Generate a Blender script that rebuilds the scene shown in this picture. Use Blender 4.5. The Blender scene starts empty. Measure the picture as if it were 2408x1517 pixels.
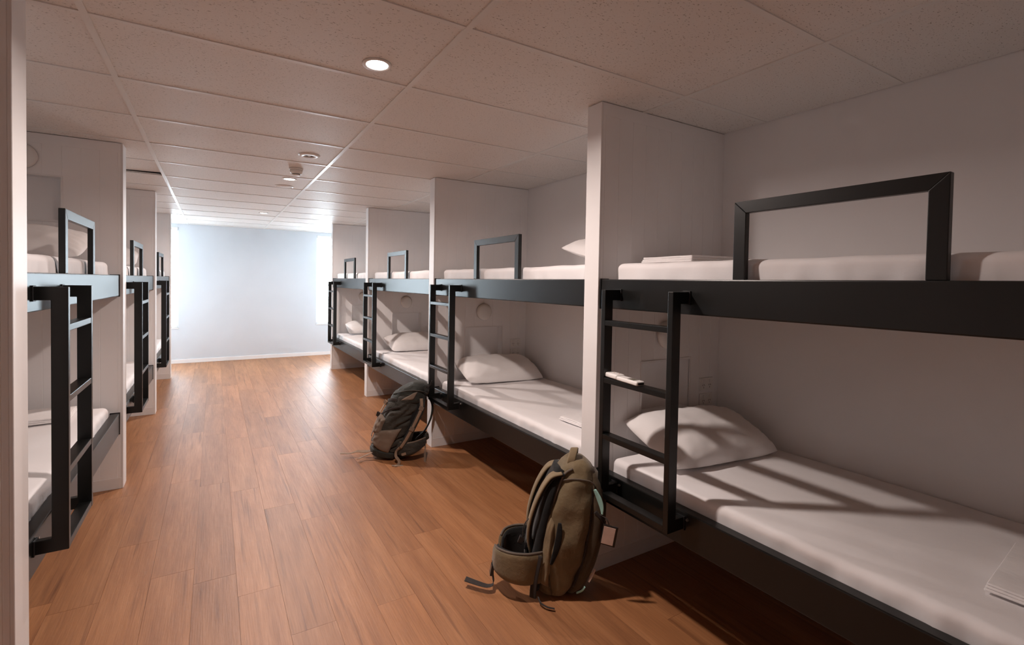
import bpy, bmesh, math, random
from mathutils import Vector, Matrix, noise

random.seed(7)
scene = bpy.context.scene
COL = scene.collection
PI = math.pi

# ------------------------------------------------------------------ camera
CAM_H = 1.4831
YAW, PITCH, ROLL = 0.51222, -0.02181, 0.01566
fw = Vector((math.sin(YAW) * math.cos(PITCH), math.cos(YAW) * math.cos(PITCH), math.sin(PITCH)))
rt = Vector((math.cos(YAW), -math.sin(YAW), 0))
up = rt.cross(fw)
rt2 = rt * math.cos(ROLL) + up * math.sin(ROLL)
up2 = up * math.cos(ROLL) - rt * math.sin(ROLL)
cam_data = bpy.data.cameras.new('camera')
cam = bpy.data.objects.new('camera', cam_data)
COL.objects.link(cam)
M3 = Matrix((rt2, up2, -fw)).transposed()
cam.matrix_world = Matrix.Translation((0, 0, CAM_H)) @ M3.to_4x4()
cam_data.sensor_fit = 'HORIZONTAL'
cam_data.sensor_width = 36.0
cam_data.lens = 36.0 * 1103.2 / 2408.0
cam_data.shift_x = (1204 - 1123.84) / 2408.0
cam_data.shift_y = -(758.5 - 687.51) / 2408.0
cam_data.clip_start = 0.02
scene.camera = cam

# ------------------------------------------------------------------ world, daylight, exposure
SKY_STRENGTH = 35.0
world = bpy.data.worlds.new('daylight')
scene.world = world
world.use_nodes = True
wn = world.node_tree.nodes
wl = world.node_tree.links
wn.clear()
w_out = wn.new('ShaderNodeOutputWorld')
w_bg = wn.new('ShaderNodeBackground')
w_bg.inputs['Color'].default_value = (0.80, 0.91, 1.0, 1)      # bright overcast sky
w_bg.inputs['Strength'].default_value = SKY_STRENGTH
wl.new(w_bg.outputs[0], w_out.inputs[0])

LAMP_WATT = 34.0
LAMP_COLOR = (1.0, 0.845, 0.775)

cy = scene.cycles
cy.max_bounces = 8
cy.diffuse_bounces = 7
cy.glossy_bounces = 3
cy.transmission_bounces = 4
cy.transparent_max_bounces = 6
cy.caustics_reflective = False
cy.caustics_refractive = False
cy.sample_clamp_indirect = 8.0
cy.adaptive_threshold = 0.08

vs = scene.view_settings
vs.view_transform = 'Standard'
vs.look = 'None'
vs.exposure = 0.12
vs.gamma = 1.0
vs.use_curve_mapping = False

# ------------------------------------------------------------------ measures (metres)
XR, XL = 1.694, -0.552          # aisle ends of the partitions
XWR, XWL = 2.697, -1.555        # side walls
ZC = 2.400                      # ceiling
P = 2.046                       # bay length
YR0, YL0 = 1.773, 2.006         # near faces of the first partitions in view
TR, TL = 0.100, 0.128           # partition thickness
YB, YF = 9.548, -1.5            # end walls
GX = [-0.400, 0.800, 2.000]     # ceiling runners
GY0 = 2.129                     # a ceiling cross line, pitch 0.6
XBR, XBL = 1.707, -0.572        # front faces of the bunk beams

# ------------------------------------------------------------------ materials
def new_mat(name):
    m = bpy.data.materials.new(name)
    m.use_nodes = True
    nt = m.node_tree
    b = nt.nodes['Principled BSDF']
    return m, nt, b

def setc(b, color, rough, spec=0.5, metal=0.0):
    b.inputs['Base Color'].default_value = (*color, 1)
    b.inputs['Roughness'].default_value = rough
    b.inputs['Specular IOR Level'].default_value = spec
    b.inputs['Metallic'].default_value = metal

def tex_coord(nt, kind='Object', scale=(1, 1, 1)):
    tc = nt.nodes.new('ShaderNodeTexCoord')
    mp = nt.nodes.new('ShaderNodeMapping')
    mp.inputs['Scale'].default_value = scale
    nt.links.new(tc.outputs[kind], mp.inputs['Vector'])
    return mp.outputs['Vector']

def noise_node(nt, vec, scale, detail=2.0, rough=0.5):
    n = nt.nodes.new('ShaderNodeTexNoise')
    n.inputs['Scale'].default_value = scale
    n.inputs['Detail'].default_value = detail
    n.inputs['Roughness'].default_value = rough
    if vec is not None:
        nt.links.new(vec, n.inputs['Vector'])
    return n.outputs['Fac']

def ramp(nt, fac, stops):
    r = nt.nodes.new('ShaderNodeValToRGB')
    e = r.color_ramp.elements
    while len(e) < len(stops):
        e.new(0.5)
    for i, (p, c) in enumerate(stops):
        e[i].position = p
        e[i].color = (*c, 1)
    nt.links.new(fac, r.inputs['Fac'])
    return r.outputs['Color']

def bump(nt, b, height, strength, dist):
    n = nt.nodes.new('ShaderNodeBump')
    n.inputs['Strength'].default_value = strength
    n.inputs['Distance'].default_value = dist
    nt.links.new(height, n.inputs['Height'])
    nt.links.new(n.outputs['Normal'], b.inputs['Normal'])

def mat_plain(name, color, rough=0.5, spec=0.5, metal=0.0, var=0.06, vscale=6.0, bscale=None, bstr=0.1, bdist=0.002):
    m, nt, b = new_mat(name)
    setc(b, color, rough, spec, metal)
    v = tex_coord(nt)
    f = noise_node(nt, v, vscale, 4.0)
    c = ramp(nt, f, [(0.3, tuple(x * (1 - var) for x in color)), (0.7, tuple(min(1, x * (1 + var)) for x in color))])
    nt.links.new(c, b.inputs['Base Color'])
    if bscale:
        bump(nt, b, noise_node(nt, v, bscale, 3.0), bstr, bdist)
    return m

M_WALL = mat_plain('wall_paint', (0.84, 0.84, 0.85), 0.55, 0.35, var=0.02, vscale=2.5, bscale=180, bstr=0.08, bdist=0.001)
M_WALL_BACK = mat_plain('back_wall_paint_dimmed', (0.58, 0.615, 0.655), 0.55, 0.35, var=0.02, vscale=2.5, bscale=180, bstr=0.08, bdist=0.001)  # same wall paint, darker and bluer: stands in for softer daylight on this wall
M_BOARD = mat_plain('board_paint', (0.84, 0.835, 0.84), 0.5, 0.35, var=0.02, vscale=3.0, bscale=120, bstr=0.05, bdist=0.001)
M_TRIM = mat_plain('trim_paint', (0.78, 0.77, 0.77), 0.42, 0.4, var=0.02)
M_GRID = mat_plain('ceiling_grid_enamel', (0.78, 0.78, 0.76), 0.35, 0.5, var=0.02)
M_PLASTIC = mat_plain('white_plastic', (0.80, 0.79, 0.77), 0.35, 0.5, var=0.02)
M_SLAB = mat_plain('plenum_slab', (0.05, 0.05, 0.05), 0.9, 0.1)
M_SCREED = mat_plain('screed', (0.10, 0.06, 0.04), 0.8, 0.2)
M_STEEL = mat_plain('black_powder_coat', (0.0042, 0.0048, 0.0046), 0.34, 0.5, var=0.15, vscale=9, bscale=160, bstr=0.05, bdist=0.0005)
M_PLATE = mat_plain('black_plate', (0.010, 0.010, 0.011), 0.5, 0.4, var=0.1)
M_BASE = mat_plain('plywood_base', (0.30, 0.21, 0.13), 0.7, 0.2, var=0.12, vscale=12)
M_ALU = mat_plain('white_window_frame', (0.75, 0.76, 0.78), 0.4, 0.5, var=0.01)
M_SLAT = mat_plain('blind_slat', (0.78, 0.79, 0.80), 0.5, 0.4, var=0.01)
M_DARK = mat_plain('dark_void', (0.03, 0.028, 0.026), 0.7, 0.3)
M_GREY = mat_plain('grey_screen', (0.16, 0.15, 0.12), 0.25, 0.5)

def mat_tile():
    m, nt, b = new_mat('mineral_fibre_tile')
    setc(b, (0.80, 0.785, 0.76), 0.55, 0.35)
    oi = nt.nodes.new('ShaderNodeObjectInfo')
    tc = nt.nodes.new('ShaderNodeTexCoord')
    ad = nt.nodes.new('ShaderNodeVectorMath'); ad.operation = 'ADD'
    ml = nt.nodes.new('ShaderNodeMath'); ml.operation = 'MULTIPLY'; ml.inputs[1].default_value = 50
    nt.links.new(oi.outputs['Random'], ml.inputs[0])
    nt.links.new(tc.outputs['Object'], ad.inputs[0]); nt.links.new(ml.outputs[0], ad.inputs[1])
    mp = nt.nodes.new('ShaderNodeMapping'); mp.inputs['Scale'].default_value = (1.0, 1.7, 1.0)
    nt.links.new(ad.outputs[0], mp.inputs['Vector'])
    v = mp.outputs['Vector']
    fl = noise_node(nt, v, 95, 2.0, 0.6)
    flc = ramp(nt, fl, [(0.30, (0.34, 0.32, 0.29)), (0.38, (0.80, 0.785, 0.76))])
    nt.links.new(flc, b.inputs['Base Color'])
    bump(nt, b, fl, 0.35, 0.002)
    return m
M_TILE = mat_tile()

def mat_wood():
    m, nt, b = new_mat('vinyl_plank')
    oi = nt.nodes.new('ShaderNodeObjectInfo')
    tc = nt.nodes.new('ShaderNodeTexCoord')
    cb = nt.nodes.new('ShaderNodeCombineXYZ')
    for k, mul in enumerate((31.0, 57.0, 13.0)):
        ml = nt.nodes.new('ShaderNodeMath'); ml.operation = 'MULTIPLY'; ml.inputs[1].default_value = mul
        nt.links.new(oi.outputs['Random'], ml.inputs[0]); nt.links.new(ml.outputs[0], cb.inputs[k])
    ad = nt.nodes.new('ShaderNodeVectorMath'); ad.operation = 'ADD'
    nt.links.new(tc.outputs['Object'], ad.inputs[0]); nt.links.new(cb.outputs[0], ad.inputs[1])
    def mapped(s):
        mp = nt.nodes.new('ShaderNodeMapping'); mp.inputs['Scale'].default_value = s
        nt.links.new(ad.outputs[0], mp.inputs['Vector'])
        return mp.outputs['Vector']
    broad = noise_node(nt, mapped((9, 0.9, 1)), 1.6, 3.0, 0.55)
    grain = noise_node(nt, mapped((60, 2.2, 1)), 2.6, 5.0, 0.65)
    streak = noise_node(nt, mapped((22, 0.8, 1)), 1.7, 2.0, 0.5)
    c1 = ramp(nt, broad, [(0.28, (0.275, 0.112, 0.043)), (0.52, (0.345, 0.149, 0.058)), (0.75, (0.410, 0.190, 0.082))])
    c2 = ramp(nt, grain, [(0.25, (0.76, 0.73, 0.71)), (0.6, (1.0, 1.0, 1.0)), (0.8, (1.08, 1.07, 1.06))])
    c3 = ramp(nt, streak, [(0.27, (0.66, 0.61, 0.58)), (0.42, (1, 1, 1))])
    def mul(a, c):
        mx = nt.nodes.new('ShaderNodeMix'); mx.data_type = 'RGBA'; mx.blend_type = 'MULTIPLY'; mx.inputs[0].default_value = 1
        nt.links.new(a, mx.inputs[6]); nt.links.new(c, mx.inputs[7])
        return mx.outputs[2]
    col = mul(mul(c1, c2), c3)
    tone = ramp(nt, oi.outputs['Random'], [(0.0, (0.84, 0.82, 0.81)), (0.5, (1.0, 1.0, 1.0)), (1.0, (1.10, 1.09, 1.07))])
    col = mul(col, tone)
    nt.links.new(col, b.inputs['Base Color'])
    b.inputs['Specular IOR Level'].default_value = 0.8
    rr = ramp(nt, grain, [(0.2, (0.52, 0.52, 0.52)), (0.8, (0.42, 0.42, 0.42))])
    nt.links.new(rr, b.inputs['Roughness'])
    mix = nt.nodes.new('ShaderNodeMath'); mix.operation = 'ADD'
    nt.links.new(grain, mix.inputs[0])
    wob = noise_node(nt, mapped((3, 2, 1)), 9.0, 2.0)
    nt.links.new(wob, mix.inputs[1])
    bump(nt, b, mix.outputs[0], 0.22, 0.003)
    return m
M_WOOD = mat_wood()

def mat_cloth(name, color, wscale=14, wstr=0.35, wdist=0.01, weave=900, rough=0.85, sheen=0.15, var=0.1, aniso=(1, 1, 1)):
    m, nt, b = new_mat(name)
    setc(b, color, rough, 0.2)
    b.inputs['Sheen Weight'].default_value = sheen
    v = tex_coord(nt, 'Object', aniso)
    f = noise_node(nt, v, wscale, 4.0, 0.55)
    f2 = noise_node(nt, tex_coord(nt), weave, 1.0)
    c = ramp(nt, noise_node(nt, v, wscale * 0.6, 3.0), [(0.3, tuple(x * (1 - var) for x in color)), (0.7, tuple(min(1, x * (1 + var)) for x in color))])
    nt.links.new(c, b.inputs['Base Color'])
    ml = nt.nodes.new('ShaderNodeMath'); ml.operation = 'MULTIPLY_ADD'; ml.inputs[1].default_value = 0.06
    nt.links.new(f2, ml.inputs[0]); nt.links.new(f, ml.inputs[2])
    bump(nt, b, ml.outputs[0], wstr, wdist)
    return m
M_SHEET = mat_cloth('white_sheet', (0.84, 0.82, 0.825), 7, 0.22, 0.012, var=0.015)
M_PILLOW = mat_cloth('white_pillowcase', (0.86, 0.84, 0.835), 9, 0.28, 0.012, var=0.015)
M_TOWEL = mat_cloth('white_towel', (0.85, 0.83, 0.83), 60, 0.4, 0.004, var=0.02)
M_OLIVE = mat_cloth('olive_nylon', (0.150, 0.112, 0.062), 16, 0.55, 0.014, rough=0.6, var=0.22)
M_OLIVE_L = mat_cloth('light_olive_nylon', (0.200, 0.148, 0.085), 18, 0.4, 0.01, rough=0.6, var=0.15)
M_OLIVE_SHADE = mat_cloth('shaded_olive_nylon', (0.060, 0.042, 0.024), 18, 0.5, 0.012, rough=0.65, var=0.2)  # darker copy of the olive cloth, shade of the turned-away side in its colour
M_PIPE = mat_cloth('grey_brown_piping', (0.105, 0.082, 0.064), 40, 0.2, 0.003, rough=0.6, var=0.1)
M_MESH = mat_cloth('black_mesh_padding', (0.010, 0.010, 0.010), 60, 0.5, 0.004, rough=0.9, var=0.2)
M_WEB_D = mat_cloth('dark_webbing', (0.030, 0.024, 0.022), 120, 0.3, 0.002, rough=0.7)
M_CHAR = mat_cloth('charcoal_nylon', (0.034, 0.031, 0.025), 15, 0.9, 0.02, rough=0.6, var=0.25, aniso=(1, 1, 2.0))
M_CHAR_D = mat_cloth('black_green_nylon', (0.022, 0.024, 0.020), 16, 0.8, 0.018, rough=0.55, var=0.25)
M_TAUPE = mat_cloth('taupe_stretch_cloth', (0.165, 0.125, 0.095), 18, 0.4, 0.01, rough=0.8, var=0.12)
M_TAN = mat_cloth('tan_webbing', (0.235, 0.165, 0.115), 90, 0.3, 0.002, rough=0.7)
M_TEAL = mat_plain('teal_cord', (0.30, 0.52, 0.47), 0.6, 0.3)
M_CARD = mat_plain('pale_card', (0.62, 0.47, 0.40), 0.6, 0.3, var=0.08, vscale=30)
M_BUCKLE = mat_plain('black_buckle_plastic', (0.012, 0.012, 0.013), 0.3, 0.5)
M_SILVER = mat_plain('steel_pin', (0.5, 0.5, 0.5), 0.3, 0.5, 1.0)

def mat_emit(name, color, strength):
    m, nt, b = new_mat(name)
    setc(b, (0.8, 0.8, 0.8), 0.4)
    b.inputs['Emission Color'].default_value = (*color, 1)
    b.inputs['Emission Strength'].default_value = strength
    return m
M_LENS = mat_emit('lit_lens', (1.0, 0.93, 0.90), 14.0)

def mat_glass():
    m = bpy.data.materials.new('window_glass')
    m.use_nodes = True
    nt = m.node_tree
    nt.nodes.clear()
    o = nt.nodes.new('ShaderNodeOutputMaterial')
    t = nt.nodes.new('ShaderNodeBsdfTransparent'); t.inputs[0].default_value = (0.95, 0.97, 0.97, 1)
    g = nt.nodes.new('ShaderNodeBsdfGlossy'); g.inputs['Roughness'].default_value = 0.02
    mx = nt.nodes.new('ShaderNodeMixShader'); mx.inputs[0].default_value = 0.06
    nt.links.new(t.outputs[0], mx.inputs[1]); nt.links.new(g.outputs[0], mx.inputs[2]); nt.links.new(mx.outputs[0], o.inputs[0])
    return m
M_GLASS = mat_glass()

# ------------------------------------------------------------------ mesh helpers
def add_box(bm, x0, x1, y0, y1, z0, z1):
    vs_ = [bm.verts.new(p) for p in ((x0, y0, z0), (x1, y0, z0), (x1, y1, z0), (x0, y1, z0), (x0, y0, z1), (x1, y0, z1), (x1, y1, z1), (x0, y1, z1))]
    for f in ((0, 3, 2, 1), (4, 5, 6, 7), (0, 1, 5, 4), (1, 2, 6, 5), (2, 3, 7, 6), (3, 0, 4, 7)):
        bm.faces.new([vs_[i] for i in f])

def add_prism(bm, pts, axis, a, b):
    """extrude a 2-D polygon along an axis; pts are the other two coordinates in order"""
    def mk(p, t):
        if axis == 'x': return (t, p[0], p[1])
        if axis == 'y': return (p[0], t, p[1])
        return (p[0], p[1], t)
    lo = [bm.verts.new(mk(p, a)) for p in pts]
    hi = [bm.verts.new(mk(p, b)) for p in pts]
    n = len(pts)
    bm.faces.new(lo); bm.faces.new(list(reversed(hi)))
    for i in range(n):
        bm.faces.new((lo[i], hi[i], hi[(i + 1) % n], lo[(i + 1) % n]))

def bev(bm, w, seg=2):
    bmesh.ops.bevel(bm, geom=list(bm.edges), offset=w, segments=seg, affect='EDGES', profile=0.6, clamp_overlap=True)

def finish(bm, name, smooth=False):
    bmesh.ops.recalc_face_normals(bm, faces=bm.faces)
    me = bpy.data.meshes.new(name)
    bm.to_mesh(me)
    bm.free()
    if smooth:
        for p in me.polygons:
            p.use_smooth = True
    return me

def link(name, me, mat=None, parent=None, loc=None, rot=None):
    o = bpy.data.objects.new(name, me)
    COL.objects.link(o)
    if mat is not None and me is not None and len(me.materials) == 0:
        me.materials.append(mat)
    if parent is not None:
        o.parent = parent
    if loc is not None:
        o.location = loc
    if rot is not None:
        o.rotation_euler = rot
    return o

def box_obj(name, x0, x1, y0, y1, z0, z1, mat, parent=None, bevel=0.0, seg=2):
    bm = bmesh.new()
    add_box(bm, x0, x1, y0, y1, z0, z1)
    if bevel:
        bev(bm, bevel, seg)
    return link(name, finish(bm, name), mat, parent)

def empty(name, loc=(0, 0, 0), rz=0.0):
    o = bpy.data.objects.new(name, None)
    COL.objects.link(o)
    o.location = loc
    o.rotation_euler = (0, 0, rz)
    o.empty_display_size = 0.1
    return o

def tag(o, label, cat, group=None):
    o['label'] = label
    o['category'] = cat
    if group:
        o['group'] = group
    return o

def structure(o, label=None):
    o['kind'] = 'structure'
    if label:
        o['label'] = label
    return o

def cyl_mesh(name, r0, r1, z0, z1, n=40, bevel=0.0):
    bm = bmesh.new()
    lo = [bm.verts.new((r0 * math.cos(2 * PI * i / n), r0 * math.sin(2 * PI * i / n), z0)) for i in range(n)]
    hi = [bm.verts.new((r1 * math.cos(2 * PI * i / n), r1 * math.sin(2 * PI * i / n), z1)) for i in range(n)]
    bm.faces.new(lo); bm.faces.new(list(reversed(hi)))
    for i in range(n):
        bm.faces.new((lo[i], hi[i], hi[(i + 1) % n], lo[(i + 1) % n]))
    if bevel:
        es = [e for e in bm.edges if abs(e.verts[0].co.z - e.verts[1].co.z) < 1e-6]
        bmesh.ops.bevel(bm, geom=es, offset=bevel, segments=3, affect='EDGES', profile=0.5)
    return finish(bm, name)

def lathe_mesh(name, prof, n=40, smooth=True):
    bm = bmesh.new()
    rings = []
    for r, z in prof:
        if r < 1e-6:
            rings.append([bm.verts.new((0, 0, z))])
        else:
            rings.append([bm.verts.new((r * math.cos(2 * PI * i / n), r * math.sin(2 * PI * i / n), z)) for i in range(n)])
    for a, b in zip(rings, rings[1:]):
        for i in range(n):
            j = (i + 1) % n
            if len(a) == 1 and len(b) == 1:
                continue
            if len(a) == 1:
                bm.faces.new((a[0], b[i], b[j]))
            elif len(b) == 1:
                bm.faces.new((a[i], b[0], a[j]))
            else:
                bm.faces.new((a[i], b[i], b[j], a[j]))
    return finish(bm, name, smooth)

def rbox_mesh(name, x0, x1, y0, y1, z0, z1, r, nx, ny, nz, disp=None):
    """rounded box with an even grid on every face; disp(co) returns an offset vector"""
    bm = bmesh.new()
    verts = {}
    def axis(a, b, n):
        rr = min(r, (b - a) / 2.01)
        inner = [a + rr + (b - a - 2 * rr) * i / n for i in range(n + 1)]
        k = 4
        lo = [a + rr * (1 - math.cos(t * PI / 2 / k)) if False else a + rr * t / k for t in range(k)]
        hi = [b - rr * t / k for t in reversed(range(k))]
        return lo + inner + hi, rr
    ax, rx = axis(x0, x1, nx); ay, ry_ = axis(y0, y1, ny); az, rz_ = axis(z0, z1, nz)
    rr = min(rx, ry_, rz_)
    def put(i, j, k):
        key = (i, j, k)
        if key not in verts:
            p = Vector((ax[i], ay[j], az[k]))
            c = Vector((min(max(p.x, x0 + rr), x1 - rr), min(max(p.y, y0 + rr), y1 - rr), min(max(p.z, z0 + rr), z1 - rr)))
            d = p - c
            if d.length > 1e-9:
                p = c + d.normalized() * rr
            if disp:
                p = p + disp(p)
            verts[key] = bm.verts.new(p)
        return verts[key]
    I, J, K = len(ax) - 1, len(ay) - 1, len(az) - 1
    for i in range(I):
        for j in range(J):
            for k in (0, K):
                bm.faces.new((put(i, j, k), put(i + 1, j, k), put(i + 1, j + 1, k), put(i, j + 1, k)))
    for i in range(I):
        for k in range(K):
            for j in (0, J):
                bm.faces.new((put(i, j, k), put(i + 1, j, k), put(i + 1, j, k + 1), put(i, j, k + 1)))
    for j in range(J):
        for k in range(K):
            for i in (0, I):
                bm.faces.new((put(i, j, k), put(i, j + 1, k), put(i, j + 1, k + 1), put(i, j, k + 1)))
    return finish(bm, name, True)

def catmull(pts, n=8):
    pts = [Vector(p) for p in pts]
    out = []
    for i in range(len(pts) - 1):
        p0 = pts[max(i - 1, 0)]; p1 = pts[i]; p2 = pts[i + 1]; p3 = pts[min(i + 2, len(pts) - 1)]
        for k in range(n):
            t = k / n
            out.append(0.5 * ((2 * p1) + (p2 - p0) * t + (2 * p0 - 5 * p1 + 4 * p2 - p3) * t * t + (3 * p1 - p0 - 3 * p2 + p3) * t ** 3))
    out.append(pts[-1])
    return out

def sweep_mesh(name, pts, width, thick, wdirs, n=6, taper=None, rounded=True):
    """flat strap swept along a smooth path; wdirs = width direction(s)"""
    path = catmull(pts, n)
    if not isinstance(wdirs, list):
        wdirs = [wdirs] * len(pts)
    wd = catmull(wdirs, n)
    bm = bmesh.new()
    rings = []
    L = len(path) - 1
    for i, p in enumerate(path):
        t = (path[min(i + 1, L)] - path[max(i - 1, 0)]).normalized()
        w = wd[i] - t * wd[i].dot(t)
        w = w.normalized() if w.length > 1e-6 else t.orthogonal().normalized()
        nrm = t.cross(w).normalized()
        s = taper(i / L) if taper else 1.0
        hw, ht = width * 0.5 * s, thick * 0.5
        prof = ((-1, 0), (-.86, .8), (-.6, 1), (.6, 1), (.86, .8), (1, 0), (.86, -.8), (.6, -1), (-.6, -1), (-.86, -.8)) if rounded else ((-1, -1), (-1, 1), (1, 1), (1, -1))
        rings.append([bm.verts.new(p + w * (a * hw) + nrm * (b * ht)) for a, b in prof])
    k = len(rings[0])
    for a, b in zip(rings, rings[1:]):
        for i in range(k):
            bm.faces.new((a[i], a[(i + 1) % k], b[(i + 1) % k], b[i]))
    bm.faces.new(rings[0]); bm.faces.new(list(reversed(rings[-1])))
    return finish(bm, name, rounded)

def tube_mesh(name, pts, r, n=6, k=8):
    path = catmull(pts, n)
    bm = bmesh.new()
    rings = []
    L = len(path) - 1
    ref = Vector((0.3, 0.2, 0.93))
    for i, p in enumerate(path):
        t = (path[min(i + 1, L)] - path[max(i - 1, 0)]).normalized()
        a = t.cross(ref)
        if a.length < 1e-3:
            a = t.orthogonal()
        a.normalize(); b = t.cross(a)
        rings.append([bm.verts.new(p + a * (r * math.cos(2 * PI * q / k)) + b * (r * math.sin(2 * PI * q / k))) for q in range(k)])
    for a, b in zip(rings, rings[1:]):
        for i in range(k):
            bm.faces.new((a[i], a[(i + 1) % k], b[(i + 1) % k], b[i]))
    bm.faces.new(rings[0]); bm.faces.new(list(reversed(rings[-1])))
    return finish(bm, name, True)

# ================================================================== SETTING
# ---- floor: screed with loose-lay planks
floor = structure(box_obj('floor', XWL - 0.15, XWR + 0.15, YF - 0.15, YB + 0.15, -0.12, -0.004, M_SCREED))
PW, PL = 0.184, 1.22
plank_cache = {}
rng = random.Random(11)
x = -0.452 - PW * 7
while x < XWR:
    xa, xb = max(x, XWL), min(x + PW, XWR)
    if xb - xa > 0.004:
        y = YF - rng.uniform(0, PL)
        while y < YB:
            ya, yb = max(y, YF), min(y + PL, YB)
            if yb - ya > 0.01:
                w, l = round(xb - xa, 4), round(yb - ya, 4)
                if (w, l) not in plank_cache:
                    bm = bmesh.new()
                    g = 0.00045
                    add_box(bm, -w / 2 + g, w / 2 - g, -l / 2 + g, l / 2 - g, -0.004, 0.0)
                    plank_cache[(w, l)] = finish(bm, 'plank')
                o = link('plank', plank_cache[(w, l)], M_WOOD, floor, ((xa + xb) / 2, (ya + yb) / 2, 0))
            y += PL
    x += PW

# ---- ceiling: slab, lay-in tiles, runners and cross tees
ceiling = structure(box_obj('ceiling', XWL - 0.15, XWR + 0.15, YF - 0.15, YB + 0.15, ZC + 0.16, ZC + 0.24, M_SLAB))
rows = [YF] + [GY0 + 0.6 * k for k in range(-5, 13)] + [YB]
cols = [XWL] + GX + [XWR]
tile_cache = {}
for ci in range(len(cols) - 1):
    for ri in range(len(rows) - 1):
        xa, xb, ya, yb = cols[ci], cols[ci + 1], rows[ri], rows[ri + 1]
        w, l = round(xb - xa - 0.008, 4), round(yb - ya - 0.008, 4)
        if l < 0.02:
            continue
        if (w, l) not in tile_cache:
            bm = bmesh.new()
            add_box(bm, -w / 2, w / 2, -l / 2, l / 2, 0.004, 0.018)
            tile_cache[(w, l)] = finish(bm, 'ceiling_tile')
        o = link('ceiling_tile', tile_cache[(w, l)], M_TILE, ceiling, ((xa + xb) / 2, (ya + yb) / 2, ZC))
        if ci == 0 and abs(yb - (GY0 + 3.0)) < 0.01:       # one tile sits crooked in its bay
            o.rotation_euler = (math.radians(0.9), math.radians(-0.9), 0)
            o.location.z = ZC + 0.010
for gx in GX:                                              # main runners along the room
    box_obj('main_runner', gx - 0.012, gx + 0.012, YF, YB, ZC - 0.001, ZC + 0.004, M_GRID, ceiling)
tee_cache = {}
for ci in range(len(cols) - 1):
    for y in rows[1:-1]:
        w = round(cols[ci + 1] - cols[ci] - 0.024, 4)
        if w not in tee_cache:
            bm = bmesh.new()
            add_box(bm, -w / 2, w / 2, -0.011, 0.011, 0.0, 0.004)
            tee_cache[w] = finish(bm, 'cross_tee')
        link('cross_tee', tee_cache[w], M_GRID, ceiling, ((cols[ci] + cols[ci + 1]) / 2, y, ZC))

# ---- side and end walls
wall_right = structure(box_obj('wall_right', XWR, XWR + 0.1, YF - 0.1, YB + 0.1, -0.12, ZC + 0.17, M_WALL))
wall_left = structure(box_obj('wall_left', XWL - 0.1, XWL, YF - 0.1, YB + 0.1, -0.12, ZC + 0.17, M_WALL))
wall_front = structure(box_obj('wall_front', XWL, XWR, YF - 0.1, YF, -0.12, ZC + 0.17, M_WALL))
WIN = [(-1.40, -0.534, 0.60, 2.345), (1.737, 2.60, 0.60, 2.345)]
bm = bmesh.new()
zl, zh = WIN[0][2], WIN[0][3]
for xa, xb, za, zb in ((XWL, XWR, -0.12, zl), (XWL, XWR, zh, ZC + 0.17), (XWL, WIN[0][0], zl, zh), (WIN[0][1], WIN[1][0], zl, zh), (WIN[1][1], XWR, zl, zh)):
    add_box(bm, xa, xb, YB, YB + 0.12, za, zb)
wall_back = structure(link('wall_back', finish(bm, 'wall_back'), M_WALL_BACK))
structure(box_obj('baseboard_back', XWL, XWR, YB - 0.014, YB - 0.0005, 0.0, 0.066, M_TRIM, bevel=0.003))
structure(box_obj('baseboard_front', XWL, XWR, YF + 0.0005, YF + 0.014, 0.0, 0.066, M_TRIM, bevel=0.003))

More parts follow.
